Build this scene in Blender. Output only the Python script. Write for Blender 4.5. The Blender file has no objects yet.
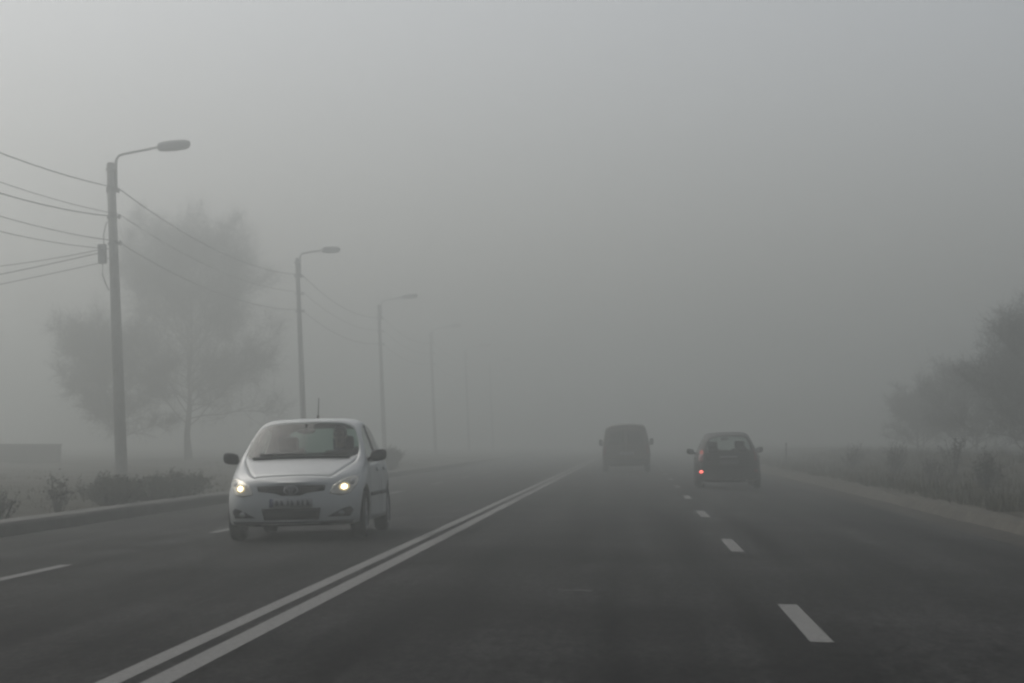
import bpy, bmesh, math, random
from mathutils import Vector, Matrix
from mathutils.bvhtree import BVHTree

random.seed(7)
PI = math.pi
R = math.radians
scene = bpy.context.scene
COL = scene.collection

# ------------------------------------------------------------------ materials
def new_mat(name):
    m = bpy.data.materials.new(name)
    m.use_nodes = True
    nt = m.node_tree
    nt.nodes.clear()
    out = nt.nodes.new('ShaderNodeOutputMaterial')
    return m, nt, out

def pbr(name, col, rough=0.6, metal=0.0, var=0.0, scale=8.0, bump=0.0, bscale=40.0, coat=0.0, spec=0.5, col2=None, detail=6.0):
    m, nt, out = new_mat(name)
    b = nt.nodes.new('ShaderNodeBsdfPrincipled')
    b.inputs['Roughness'].default_value = rough
    b.inputs['Metallic'].default_value = metal
    b.inputs['Coat Weight'].default_value = coat
    b.inputs['Coat Roughness'].default_value = 0.08
    b.inputs['Specular IOR Level'].default_value = spec
    b.inputs['Base Color'].default_value = (*col, 1)
    tc = nt.nodes.new('ShaderNodeTexCoord')
    if var > 0 or col2:
        n = nt.nodes.new('ShaderNodeTexNoise')
        n.inputs['Scale'].default_value = scale
        n.inputs['Detail'].default_value = detail
        n.inputs['Roughness'].default_value = 0.65
        nt.links.new(tc.outputs['Object'], n.inputs['Vector'])
        r = nt.nodes.new('ShaderNodeValToRGB')
        c2 = col2 if col2 else tuple(min(1, c * (1 + var)) for c in col)
        c1 = col if col2 else tuple(c * (1 - var) for c in col)
        r.color_ramp.elements[0].position = 0.32
        r.color_ramp.elements[1].position = 0.68
        r.color_ramp.elements[0].color = (*c1, 1)
        r.color_ramp.elements[1].color = (*c2, 1)
        nt.links.new(n.outputs['Fac'], r.inputs['Fac'])
        nt.links.new(r.outputs['Color'], b.inputs['Base Color'])
    if bump > 0:
        n2 = nt.nodes.new('ShaderNodeTexNoise')
        n2.inputs['Scale'].default_value = bscale
        n2.inputs['Detail'].default_value = 4
        nt.links.new(tc.outputs['Object'], n2.inputs['Vector'])
        bp = nt.nodes.new('ShaderNodeBump')
        bp.inputs['Strength'].default_value = bump
        bp.inputs['Distance'].default_value = 0.02
        nt.links.new(n2.outputs['Fac'], bp.inputs['Height'])
        nt.links.new(bp.outputs['Normal'], b.inputs['Normal'])
    nt.links.new(b.outputs[0], out.inputs['Surface'])
    return m

def glass_mat(name, tint):
    m, nt, out = new_mat(name)
    tr = nt.nodes.new('ShaderNodeBsdfTransparent')
    tr.inputs[0].default_value = (*tint, 1)
    gl = nt.nodes.new('ShaderNodeBsdfGlossy')
    gl.inputs['Roughness'].default_value = 0.03
    lw = nt.nodes.new('ShaderNodeLayerWeight')       # Schlick, the same from both sides
    lw.inputs['Blend'].default_value = .5
    pw = nt.nodes.new('ShaderNodeMath'); pw.operation = 'POWER'; pw.inputs[1].default_value = 5
    nt.links.new(lw.outputs['Facing'], pw.inputs[0])
    fr = nt.nodes.new('ShaderNodeMath'); fr.operation = 'MULTIPLY_ADD'; fr.inputs[1].default_value = .92; fr.inputs[2].default_value = .03
    nt.links.new(pw.outputs[0], fr.inputs[0])
    mx = nt.nodes.new('ShaderNodeMixShader')
    nt.links.new(fr.outputs[0], mx.inputs[0])
    nt.links.new(tr.outputs[0], mx.inputs[1])
    nt.links.new(gl.outputs[0], mx.inputs[2])
    nt.links.new(mx.outputs[0], out.inputs['Surface'])
    return m

def emit_mat(name, col, s):
    m, nt, out = new_mat(name)
    e = nt.nodes.new('ShaderNodeEmission')
    e.inputs['Color'].default_value = (*col, 1)
    e.inputs['Strength'].default_value = s
    nt.links.new(e.outputs[0], out.inputs['Surface'])
    return m

def asphalt_mat():
    m, nt, out = new_mat('asphalt')
    b = nt.nodes.new('ShaderNodeBsdfPrincipled')
    b.inputs['Roughness'].default_value = 0.78
    b.inputs['Specular IOR Level'].default_value = 0.03
    tc = nt.nodes.new('ShaderNodeTexCoord')
    fine = nt.nodes.new('ShaderNodeTexNoise')
    fine.inputs['Scale'].default_value = 26
    fine.inputs['Detail'].default_value = 8
    fine.inputs['Roughness'].default_value = 0.8
    nt.links.new(tc.outputs['Object'], fine.inputs['Vector'])
    # long streaks along the driving direction (tyre polish, drips of oil)
    mp = nt.nodes.new('ShaderNodeMapping')
    mp.inputs['Scale'].default_value = (1.1, 0.03, 1)
    nt.links.new(tc.outputs['Object'], mp.inputs['Vector'])
    st = nt.nodes.new('ShaderNodeTexNoise')
    st.inputs['Scale'].default_value = 1.6
    st.inputs['Detail'].default_value = 5
    nt.links.new(mp.outputs[0], st.inputs['Vector'])
    big = nt.nodes.new('ShaderNodeTexNoise')
    big.inputs['Scale'].default_value = 0.35
    big.inputs['Detail'].default_value = 4
    nt.links.new(tc.outputs['Object'], big.inputs['Vector'])
    def ramp(src, a, c, p0=.3, p1=.7):
        r = nt.nodes.new('ShaderNodeValToRGB')
        r.color_ramp.elements[0].position = p0
        r.color_ramp.elements[1].position = p1
        r.color_ramp.elements[0].color = (a, a, a, 1)
        r.color_ramp.elements[1].color = (c, c, c, 1)
        nt.links.new(src.outputs['Fac'], r.inputs['Fac'])
        return r
    def mul(a, c):
        x = nt.nodes.new('ShaderNodeMix')
        x.data_type = 'RGBA'
        x.blend_type = 'MULTIPLY'
        x.inputs['Factor'].default_value = 1
        nt.links.new(a, x.inputs['A'])
        nt.links.new(c, x.inputs['B'])
        return x.outputs['Result']
    r1 = ramp(fine, .003, .040, .38, .68)
    r2 = ramp(st, .45, 1.5, .36, .64)
    r3 = ramp(big, .65, 1.35, .35, .65)
    mp2 = nt.nodes.new('ShaderNodeMapping')
    mp2.inputs['Scale'].default_value = (14, 3.5, 1)
    nt.links.new(tc.outputs['Object'], mp2.inputs['Vector'])
    gr_ = nt.nodes.new('ShaderNodeTexNoise')
    gr_.inputs['Scale'].default_value = 1.0
    gr_.inputs['Detail'].default_value = 6
    gr_.inputs['Roughness'].default_value = .75
    nt.links.new(mp2.outputs[0], gr_.inputs['Vector'])
    r4 = ramp(gr_, .45, 1.6, .36, .66)
    res = mul(mul(mul(r1.outputs[0], r2.outputs[0]), r3.outputs[0]), r4.outputs[0])
    tint = nt.nodes.new('ShaderNodeMix')
    tint.data_type = 'RGBA'
    tint.blend_type = 'MULTIPLY'
    tint.inputs['Factor'].default_value = 1
    tint.inputs['B'].default_value = (1.0, 1.0, .98, 1)
    nt.links.new(res, tint.inputs['A'])
    nt.links.new(tint.outputs['Result'], b.inputs['Base Color'])
    bp = nt.nodes.new('ShaderNodeBump')
    bp.inputs['Strength'].default_value = 0.5
    bp.inputs['Distance'].default_value = 0.01
    nt.links.new(fine.outputs['Fac'], bp.inputs['Height'])
    nt.links.new(bp.outputs[0], b.inputs['Normal'])
    nt.links.new(b.outputs[0], out.inputs['Surface'])
    return m

M = {}
M['asphalt'] = asphalt_mat()
M['paint_line'] = pbr('road_paint', (.13, .13, .127), .7, var=0, col2=(.22, .22, .212), scale=22, bump=.3, bscale=60, detail=9, spec=.03)
M['glint'] = pbr('reflection_paint', (.03, .03, .03), .7, col2=(.11, .11, .105), scale=16, spec=.03)  # pale tone painted on to stand for a windscreen reflection
M['kerb'] = pbr('kerb_concrete', (.045, .042, .036), .95, col2=(.115, .108, .094), scale=2.2, bump=.6, bscale=25, spec=.03)
M['kerb_dark'] = pbr('kerb_concrete_dark', (.035, .035, .033), .9, col2=(.075, .074, .07), scale=4, bump=.6, bscale=25, spec=.03)
M['gutter'] = pbr('gutter_dirt', (.028, .026, .023), .95, col2=(.062, .058, .052), scale=2.5, bump=.5, bscale=30, spec=.03)
M['earth'] = pbr('verge_earth', (.030, .028, .022), .95, col2=(.066, .062, .05), scale=1.3, bump=.8, bscale=9, spec=.03)
M['pavement'] = pbr('pavement', (.11, .11, .105), .9, col2=(.17, .168, .16), scale=2, bump=.3, bscale=30, spec=.03)
M['grass'] = pbr('dry_grass', (.05, .047, .03), .9, col2=(.12, .105, .07), scale=3, spec=.03)
M['bark'] = pbr('bark', (.030, .028, .024), .95, col2=(.065, .06, .052), scale=12, bump=.8, bscale=25)
M['twig'] = pbr('twigs', (.030, .030, .024), .95, col2=(.06, .056, .046), scale=5)
M['shrub'] = pbr('shrub_leaves', (.045, .047, .034), .9, col2=(.085, .085, .062), scale=6)
M['concrete'] = pbr('pole_concrete', (.13, .128, .12), .9, col2=(.21, .205, .195), scale=5, bump=.4, bscale=30)
M['galv'] = pbr('galvanised_steel', (.16, .16, .16), .55, metal=.4, var=.15)
M['lamp_grey'] = pbr('lamp_housing', (.24, .24, .24), .5, var=.12)
M['lamp_lens'] = pbr('lamp_lens', (.35, .35, .33), .2)
M['cable'] = pbr('cable', (.02, .02, .02), .7, var=.1)
M['wall'] = pbr('wall_render', (.09, .088, .083), .9, col2=(.14, .136, .128), scale=2, bump=.3)
M['silver'] = pbr('silver_paint', (.37, .385, .38), .42, metal=.12, coat=.3, var=.05, scale=4)
M['black_paint'] = pbr('dark_paint', (.008, .009, .009), .55, coat=.04, spec=.25, var=.1, scale=4)
M['brown_paint'] = pbr('brown_van_paint', (.062, .048, .034), .5, coat=.2, var=.12, scale=3)
M['plastic'] = pbr('black_plastic', (.013, .013, .014), .65, var=.1, bump=.1, bscale=200, spec=.3)
M['trim'] = pbr('cabin_trim', (.022, .022, .023), .85, var=.1)
M['seat'] = pbr('seat_fabric', (.03, .03, .033), .9, var=.15, scale=30)
M['rubber'] = pbr('tyre_rubber', (.012, .012, .012), .85, var=.15, bump=.3, bscale=80)
M['rim'] = pbr('rim_metal', (.30, .30, .31), .4, metal=.7)
M['rim_dark'] = pbr('rim_dark', (.06, .06, .06), .5, metal=.3)
M['chrome'] = pbr('chrome', (.55, .55, .56), .2, metal=1)
M['dull_chrome'] = pbr('dull_chrome', (.22, .22, .23), .35, metal=.8)
M['glass'] = glass_mat('car_glass', (.52, .62, .58))
M['side_glass'] = glass_mat('side_glass', (.26, .31, .29))
M['glass_dark'] = glass_mat('tinted_glass', (.70, .75, .73))
M['glass_black'] = pbr('van_tinted_glass', (.02, .019, .016), .15)
M['reflector'] = pbr('headlamp_reflector', (.50, .48, .42), .25, metal=.6)
M['beam'] = emit_mat('lit_headlamp', (1.0, .86, .58), 9.0)
M['beam_soft'] = emit_mat('lit_headlamp_lens', (1.0, .78, .42), .75)
M['red_lit'] = emit_mat('lit_fog_lamp', (1.0, .13, .10), 4.5)
M['red_dim'] = emit_mat('lit_tail_lamp', (1.0, .30, .24), .42)
M['red_lens'] = pbr('red_lens', (.14, .012, .012), .2, coat=.5)
M['amber'] = pbr('amber_lens', (.35, .13, .02), .2)
M['plate'] = pbr('plate_white', (.27, .27, .27), .6, var=.1, scale=20)
M['plate_blue'] = pbr('plate_blue', (.03, .04, .11), .6)
M['plate_ink'] = pbr('plate_ink', (.05, .05, .055), .6)
M['skin'] = pbr('skin', (.30, .18, .13), .6)
M['jacket'] = pbr('jacket', (.018, .018, .022), .9, var=.2, scale=20)
M['hair'] = pbr('hair', (.02, .015, .012), .8)
M['post'] = pbr('post_paint', (.10, .10, .098), .7, var=.15)

# ------------------------------------------------------------------ helpers
def tag(o, label=None, cat=None, group=None, kind=None):
    if label: o['label'] = label
    if cat: o['category'] = cat
    if group: o['group'] = group
    if kind: o['kind'] = kind
    return o

def empty(name, loc=(0, 0, 0), rot=(0, 0, 0)):
    o = bpy.data.objects.new(name, None)
    COL.objects.link(o)
    o.location = loc
    o.rotation_euler = rot
    return o

def link_mesh(name, me, parent=None):
    o = bpy.data.objects.new(name, me)
    COL.objects.link(o)
    if parent is not None:
        o.parent = parent
    return o

def from_bm(name, bm, mat, parent=None, smooth=False):
    me = bpy.data.meshes.new(name)
    bmesh.ops.recalc_face_normals(bm, faces=bm.faces[:])
    bm.to_mesh(me)
    bm.free()
    for m in (mat if isinstance(mat, (list, tuple)) else [mat]):
        me.materials.append(m)
    if smooth:
        for p in me.polygons: p.use_smooth = True
    return link_mesh(name, me, parent)

def from_py(name, verts, faces, mat, parent=None, smooth=False):
    me = bpy.data.meshes.new(name)
    me.from_pydata(verts, [], faces)
    me.materials.append(mat)
    if smooth:
        for p in me.polygons: p.use_smooth = True
    me.update()
    return link_mesh(name, me, parent)

def add_box(bm, c, s, bevel=0.0, seg=2, rot=None, mi=0):
    mt = Matrix.Translation(c)
    if rot is not None: mt = mt @ rot
    mt = mt @ Matrix.Diagonal((s[0], s[1], s[2], 1))
    r = bmesh.ops.create_cube(bm, size=1, matrix=mt)
    fs = list({f for v in r['verts'] for f in v.link_faces})
    for f in fs: f.material_index = mi
    if bevel > 0:
        es = list({e for v in r['verts'] for e in v.link_edges})
        bmesh.ops.bevel(bm, geom=es, offset=bevel, segments=seg, affect='EDGES', profile=.5)

def add_tube(bm, pts, radii, n=8, cap=True):
    pts = [Vector(p) for p in pts]
    if not isinstance(radii, (list, tuple)): radii = [radii] * len(pts)
    rings = []
    up = Vector((0, 0, 1))
    for i, p in enumerate(pts):
        a = pts[max(0, i - 1)]; b = pts[min(len(pts) - 1, i + 1)]
        d = (b - a).normalized()
        u = d.cross(up)
        if u.length < 1e-3: u = d.cross(Vector((0, 1, 0)))
        u.normalize()
        w = u.cross(d).normalized()
        ring = [bm.verts.new(p + (u * math.cos(2 * PI * k / n) + w * math.sin(2 * PI * k / n)) * radii[i]) for k in range(n)]
        rings.append(ring)
    for i in range(len(rings) - 1):
        for k in range(n):
            bm.faces.new((rings[i][k], rings[i][(k + 1) % n], rings[i + 1][(k + 1) % n], rings[i + 1][k]))
    if cap:
        bm.faces.new(rings[0][::-1])
        bm.faces.new(rings[-1])

def copy_tree(o, parent=None):
    c = o.copy()
    COL.objects.link(c)
    if parent is not None:
        c.parent = parent
    for ch in [x for x in bpy.data.objects if x.parent == o and x != c]:
        copy_tree(ch, c)
    return c

def evaluated(o):
    dg = bpy.context.evaluated_depsgraph_get()
    dg.update()
    return bpy.data.meshes.new_from_object(o.evaluated_get(dg), preserve_all_data_layers=True, depsgraph=dg)

# ------------------------------------------------------------------ camera
F_PX = 2275.6
HC = 1.17                 # lens above the crown of the road
CROWN = -2.39             # x of the crown (double line)
CAMBER = 0.025
def road_z(x): return -CAMBER * abs(x - CROWN)
cam = bpy.data.cameras.new('camera')
cam.sensor_width = 36
cam.lens = F_PX / 1024 * 36
cam.clip_start = .1
cam.clip_end = 3000
co = bpy.data.objects.new('camera', cam)
COL.objects.link(co)
co.location = (0, 0, HC)
yaw = math.atan(122 / F_PX)
pitch = math.atan(98.5 / F_PX)
co.rotation_euler = (PI / 2 + pitch, 0, yaw)
scene.camera = co

# ------------------------------------------------------------------ setting
Y0, Y1 = -90, 600
XL, XR = -8.6, 4.85
def strip(name, prof, mat, y0=Y0, y1=Y1, ny=1, label=None, jit=0, kind='structure'):
    verts, faces = [], []
    n = len(prof)
    for j in range(ny + 1):
        y = y0 + (y1 - y0) * j / ny
        for (x, z) in prof:
            verts.append((x + random.uniform(-jit, jit), y, z + random.uniform(-jit, jit)))
    for j in range(ny):
        for i in range(n - 1):
            a = j * n + i
            faces.append((a, a + 1, a + n + 1, a + n))
    o = from_py(name, verts, faces, mat)
    tag(o, label, None, None, kind)
    return o

strip('road', [(XL, road_z(XL)), (CROWN, 0), (XR, road_z(XR))], M['asphalt'])
def line_prof(x0, x1, h=.004): return [(x0, road_z(x0) + h), (x1, road_z(x1) + h)]

def marking(name, quads, mat):
    verts, faces = [], []
    for (x0, x1, y0, y1) in quads:
        xs = [x0, x1] if (x0 - CROWN) * (x1 - CROWN) >= 0 else [x0, CROWN, x1]
        ny = max(1, int((y1 - y0) / 6))
        b = len(verts)
        for j in range(ny + 1):
            y = y0 + (y1 - y0) * j / ny
            for x in xs: verts.append((x, y, road_z(x) + .004))
        n = len(xs)
        for j in range(ny):
            for i in range(n - 1):
                a = b + j * n + i
                faces.append((a, a + 1, a + n + 1, a + n))
    o = from_py(name, verts, faces, mat)
    tag(o, kind='structure')
    return o
marking('centre_line_marking', [(-2.605, -2.475, Y0 + 1, Y1 - 1), (-2.375, -2.235, Y0 + 1, Y1 - 1)], M['paint_line'])
marking('lane_marking', [(1.09, 1.24, 14.3 + 11.5 * k, 17.55 + 11.5 * k) for k in range(-8, 40)] +
        [(-5.75, -5.61, 19.4 + 11.12 * k, 22.6 + 11.12 * k) for k in range(-8, 40)], M['paint_line'])
marking('reflection_patch', [(-.62, -.34, 18.4, 18.53)], M['glint'])  # windscreen reflection, painted as a faint pale patch on the road

# kerbs and gutter
kz = road_z(XL)
strip('kerb', [(XL, kz - .05), (XL - .01, kz + .15), (XL - .04, kz + .18), (XL - .16, kz + .18), (XL - .18, kz + .16)], M['kerb_dark'], ny=300, jit=.004)
strip('footpath', [(XL - .18, kz + .165), (XL - .6, kz + .17), (XL - .62, kz + .1)], M['pavement'], ny=60)
rz = road_z(XR)
strip('gutter', [(XR - .004, rz + .004), (XR + .18, rz + .012), (XR + .42, rz + .05)], M['gutter'], ny=200, jit=.008)
strip('kerb', [(XR + .40, rz + .0), (XR + .42, rz + .05), (XR + .56, rz + .19), (XR + .64, rz + .215), (XR + .86, rz + .225), (XR + .92, rz + .19), (XR + .94, rz + .0)], M['kerb'], ny=690, jit=.022)

# terrain: one sheet with a trough under the road
random.seed(11)
xs = [-240, -170, -110, -70, -50, -40, -34, -29, -25, -22, -19.5, -17, -15, -13.5, -12, -11, -10.2, -9.6, -9.15, -8.9, -8.5, 5.3, 5.6, 5.8, 6.1, 6.5, 7, 7.6, 8.3, 9.2, 10.2, 11.5, 13, 15, 18, 22, 28, 36, 50, 80, 120, 170, 240]
ys = [-90, -60, -30] + [i * 2.0 for i in range(-5, 75)] + [155 + i * 8 for i in range(40)] + [500, 540, 600]
def terrain_z(x, y):
    if -8.8 < x < 5.65: return -.55
    h = .07 * math.sin(x * 1.3 + y * .37) + .06 * math.sin(y * .9 - x * .6) + .04 * math.sin(2.3 * y + x * 3.1)
    if x < 0:
        return -.06 + h * min(1, (-8.8 - x) / 3 + .1)
    t = min(1, (x - 5.65) / 6)
    return .02 + .45 * t * t + h * min(1.3, .5 + (x - 5.65) / 4)
tv, tf = [], []
for y in ys:
    for x in xs: tv.append((x, y, terrain_z(x, y)))
n = len(xs)
for j in range(len(ys) - 1):
    for i in range(n - 1):
        a = j * n + i
        tf.append((a, a + 1, a + n + 1, a + n))
tag(from_py('ground', tv, tf, M['earth'], smooth=True), kind='structure')

# ------------------------------------------------------------------ grass (stuff)
def grass_field(name, spots, mat, hmin, hmax, label):
    verts, faces = [], []
    for (x, y, z, k) in spots:
        for _ in range(k):
            a = random.uniform(0, 2 * PI)
            h = random.uniform(hmin, hmax) * random.uniform(.6, 1.2)
            w = random.uniform(.006, .014)
            bx, by = x + random.gauss(0, .12), y + random.gauss(0, .12)
            lx, ly = math.cos(a), math.sin(a)
            px, py = -ly * w, lx * w
            ln = random.uniform(.1, .7) * h
            b = len(verts)
            verts += [(bx - px, by - py, z - .03), (bx + px, by + py, z - .03),
                      (bx + lx * ln * .4 + px * .7, by + ly * ln * .4 + py * .7, z + h * .65),
                      (bx + lx * ln * .4 - px * .7, by + ly * ln * .4 - py * .7, z + h * .65),
                      (bx + lx * ln, by + ly * ln, z + h)]
            faces += [(b, b + 1, b + 2, b + 3), (b + 3, b + 2, b + 4)]
    o = from_py(name, verts, faces, mat)
    tag(o, label, 'grass', None, 'stuff')
    return o
random.seed(21)
sp = []
for _ in range(5200):
    y = 22 + 110 * random.random() ** 1.3
    x = 5.9 + 9 * random.random() ** 1.5
    if math.sin(x * 2.1 + y * .7) + math.sin(y * 1.7 - x) < random.uniform(-1.6, .8): continue
    sp.append((x, y, terrain_z(x, y), random.randint(5, 12)))
grass_field('dry_grass', sp, M['grass'], .06, .28, 'dry tangled grass on the verge behind the pale kerb')
sp = []
for _ in range(1300):
    y = 30 + 90 * random.random() ** 1.2
    x = -9.3 - 12 * random.random() ** 1.3
    sp.append((x, y, terrain_z(x, y), random.randint(3, 8)))
grass_field('short_grass', sp, M['grass'], .03, .09, 'short winter grass behind the dark kerb')

# ------------------------------------------------------------------ trees and shrubs
def branch_pts(p, d, L, n, wob, up):
    pts = [p.copy()]
    d = d.normalized()
    for i in range(n):
        d = (d + Vector((random.gauss(0, wob), random.gauss(0, wob), random.gauss(0, wob) + up))).normalized()
        pts.append(pts[-1] + d * (L / n))
    return pts, d

def make_tree(name, loc, height, spread, trunk_h, trunk_r, label, group=None, lean=(0, 0), twigs=1.0, seed=1, limbs=9, cat='tree', steep=0.0, thin=1.0):
    random.seed(seed)
    root = empty(name, loc)
    tag(root, label, cat, group)
    tb = bmesh.new()
    tw_v, tw_f = [], []
    def strip_twig(a, b, w):
        d = (b - a)
        if d.length < 1e-4: return
        s = d.cross(Vector((random.gauss(0, 1), random.gauss(0, 1), random.gauss(0, 1))))
        if s.length < 1e-4: return
        s.normalize(); t = d.normalized().cross(s)
        i = len(tw_v)
        for q in (s, -s * .5 + t * .87, -s * .5 - t * .87): tw_v.append(tuple(a + q * w))
        tw_v.append(tuple(b))
        tw_f.extend([(i, i + 1, i + 3), (i + 1, i + 2, i + 3), (i + 2, i, i + 3)])
    top = Vector((lean[0], lean[1], height * .80))
    tp = [Vector((0, 0, -.15))]
    N = 7
    for i in range(1, N + 1):
        t = i / N
        tp.append(Vector((lean[0] * t * t + random.gauss(0, .05) * height * .12, lean[1] * t * t + random.gauss(0, .05) * height * .12, top.z * t)))
    tr = [trunk_r * (1.35 if i == 0 else 1) * (1 - .86 * (i / N) ** .9) for i in range(N + 1)]
    add_tube(tb, tp, tr, 9)
    def at(t):
        f = t * N; i = min(N - 1, int(f)); return tp[i].lerp(tp[i + 1], f - i), tr[i] * (1 - (f - i)) + tr[i + 1] * (f - i)
    t0 = trunk_h / top.z
    for k in range(limbs):
        t = t0 + (0.97 - t0) * (k / (limbs - 1)) ** 1.1
        p, r = at(t)
        az = k * 2.399 + random.uniform(-.4, .4)
        el = random.uniform(.25, .75) + .5 * (t - t0) + steep
        tw = spread / 3.4
        d = Vector((math.cos(az) * math.cos(el), math.sin(az) * math.cos(el), math.sin(el)))
        prof = math.sin(PI * min(1, .28 + .72 * (t - t0) / (1 - t0))) ** .6
        L = spread * (.55 + .55 * prof) * random.uniform(.8, 1.15)
        pts, dd = branch_pts(p, d, L, 6, .13, .035)
        br = max(.02, r * .55 * thin)
        add_tube(tb, pts, [br * (1 - .88 * i / 6) for i in range(7)], 6)
        nsub = int(12 + 5 * twigs)
        for s in range(nsub):
            f = random.uniform(.2, 1.0) * 6
            i = min(5, int(f))
            q = pts[i].lerp(pts[i + 1], f - i)
            dv = (pts[min(6, i + 1)] - pts[i]).normalized()
            sd = (dv * .8 + Vector((random.gauss(0, .7), random.gauss(0, .7), random.gauss(.25, .5)))).normalized()
            sl = L * random.uniform(.25, .5) * (1.15 - f / 10)
            sp_, sdv = branch_pts(q, sd, sl, 4, .2, .06)
            sr = br * .3 * (1 - f / 9) + .006
            add_tube(tb, sp_, [sr * (1 - .8 * j / 4) for j in range(5)], 4, cap=False)
            for u in range(int(17 * twigs)):
                g = random.uniform(.1, 1.0) * 4
                j = min(3, int(g))
                q2 = sp_[j].lerp(sp_[j + 1], g - j)
                d2 = (sdv * .5 + Vector((random.gauss(0, .7), random.gauss(0, .7), random.gauss(.25, .6)))).normalized()
                l2 = random.uniform(.3, .7) * min(1.7, tw + .15)
                e = q2 + d2 * l2
                strip_twig(q2, e, random.uniform(.004, .008))
                for v in range(int(3 + 2 * twigs)):
                    q3 = q2.lerp(e, random.uniform(.2, 1))
                    d3 = (d2 + Vector((random.gauss(0, .8), random.gauss(0, .8), random.gauss(0, .7)))).normalized()
                    strip_twig(q3, q3 + d3 * random.uniform(.12, .32) * min(1.6, tw + .2), random.uniform(.003, .006))
    from_bm('trunk', tb, M['bark'], root, True)
    from_py('crown', tw_v, tw_f, M['twig'], root)
    return root

make_tree('bare_tree', (-25.2, 128, -.1), 13.9, 5.7, 2.0, .20, 'tall bare tree with wide twiggy crown behind the nearest lamp post', seed=5, limbs=44, twigs=1.4, thin=.5)
make_tree('bare_tree', (-26.9, 118, -.1), 7.2, 3.3, 1.3, .17, 'shorter bare tree leaning left beside the taller one', lean=(-2.0, 0), seed=9, limbs=30, twigs=1.3, thin=.5)

right_trees = [
    (14.4, 80, 4.88, 3.02, 'nearest bare roadside tree, cut by the right edge of the photo'),
    (16.2, 85, 5.33, 3.25, 'broad bare tree at the right edge, just behind the nearest one'),
    (15.6, 92, 4.44, 2.78, 'third bare tree from the camera beyond the pale kerb'),
    (17.1, 100, 5.00, 3.13, 'fourth bare tree from the camera beyond the pale kerb'),
    (15.5, 108, 3.55, 2.44, 'fifth bare tree from the camera beyond the pale kerb, low and rounded'),
    (18.0, 121, 4.22, 2.90, 'sixth bare tree from the camera beyond the pale kerb, fading into fog'),
    (16.4, 133, 3.00, 2.20, 'small faint seventh bare tree beyond the pale kerb'),
    (18.9, 150, 3.77, 2.78, 'farthest bare tree beyond the pale kerb, barely seen in fog'),
]
for i, (x, y, h, s, lab) in enumerate(right_trees):
    make_tree('bare_tree', (x, y, terrain_z(x, y)), h, s, .25, .08, lab, 'bare trees along the right verge', seed=40 + i, limbs=20, twigs=.85, steep=-.08, thin=.6)

def make_bush(name, loc, w, h, label, seed, stems=14, leafy=False, group=None):
    random.seed(seed)
    root = empty(name, loc)
    tag(root, label, 'shrub', group)
    bm = bmesh.new()
    lv, lf = [], []
    for k in range(stems):
        a = random.uniform(0, 2 * PI)
        sp = random.uniform(.1, 1) * w / 2
        hh = h * random.uniform(.6, 1.0) * (1.1 - .35 * (2 * sp / w) ** 2)
        e = Vector((math.cos(a) * sp, math.sin(a) * sp, hh))
        p0 = Vector((math.cos(a) * sp * .15, math.sin(a) * sp * .15, -.05))
        mid = p0.lerp(e, .5) + Vector((random.gauss(0, .03), random.gauss(0, .03), .06 * h))
        pts = [p0, mid, e]
        add_tube(bm, pts, [.012, .008, .004], 4, cap=False)
        for u in range(10 if not leafy else 14):
            t = random.uniform(.25, 1)
            q = pts[0].lerp(pts[1], t * 2) if t < .5 else pts[1].lerp(pts[2], t * 2 - 1)
            d = Vector((random.gauss(0, .6), random.gauss(0, .6), random.gauss(.5, .4))).normalized()
            ln = random.uniform(.10, .24) * (h / .6) ** .5
            e2 = q + d * ln
            s = d.cross(Vector((random.gauss(0, 1), random.gauss(0, 1), 0.3))).normalized()
            i = len(lv)
            lv += [tuple(q - s * .005), tuple(q + s * .005), tuple(e2)]
            lf.append((i, i + 1, i + 2))
            for l_ in range(9 if leafy else 3):
                c = q.lerp(e2, random.uniform(.2, 1.1)) + Vector((random.gauss(0, .02), random.gauss(0, .02), random.gauss(0, .02)))
                n_ = Vector((random.gauss(0, 1), random.gauss(0, 1), random.gauss(0, 1))).normalized()
                t1 = n_.orthogonal().normalized() * random.uniform(.018, .035)
                t2 = n_.cross(t1).normalized() * random.uniform(.009, .016)
                i = len(lv)
                lv += [tuple(c - t1), tuple(c + t2), tuple(c + t1), tuple(c - t2)]
                lf.append((i, i + 1, i + 2, i + 3))
    from_bm('stem', bm, M['bark'], root)
    from_py('foliage', lv, lf, M['shrub'] if leafy else M['twig'], root)
    return root
make_bush('bare_shrub', (-9.45, 37, -.06), .62, .62, 'thin bare shrub standing alone behind the dark kerb', 3, 12)
make_bush('bare_shrub', (-9.55, 34, -.06), .55, .42, 'small shrub cut by the left edge of the photo', 4, 14)
make_bush('low_shrub', (-9.55, 41.4, -.06), 1.5, .50, 'dense low shrub below the nearest lamp post', 6, 70, True, 'low shrubs along the dark kerb')
make_bush('low_shrub', (-9.5, 44.6, -.06), 1.5, .44, 'middle shrub of the low row along the dark kerb', 7, 60, True, 'low shrubs along the dark kerb')
make_bush('low_shrub', (-9.5, 47.4, -.06), 1.3, .5, 'low shrub of the kerbside row below the tall bare tree trunk', 8, 60, True, 'low shrubs along the dark kerb')
make_bush('low_shrub', (-9.5, 89, -.06), 1.0, .85, 'squarish shrub seen just past the silver car tail', 13, 60, True)
random.seed(77)
weeds = [(7.2, 47, 1.0), (8.0, 52, 1.3), (7.5, 58, 1.0), (8.6, 62, 1.5), (7.6, 67, 1.2), (8.4, 73, 1.5), (7.4, 78, 1.1), (8.3, 86, 1.4)]
names_w = ['first', 'second', 'third', 'fourth', 'fifth', 'sixth', 'seventh', 'eighth']
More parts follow.
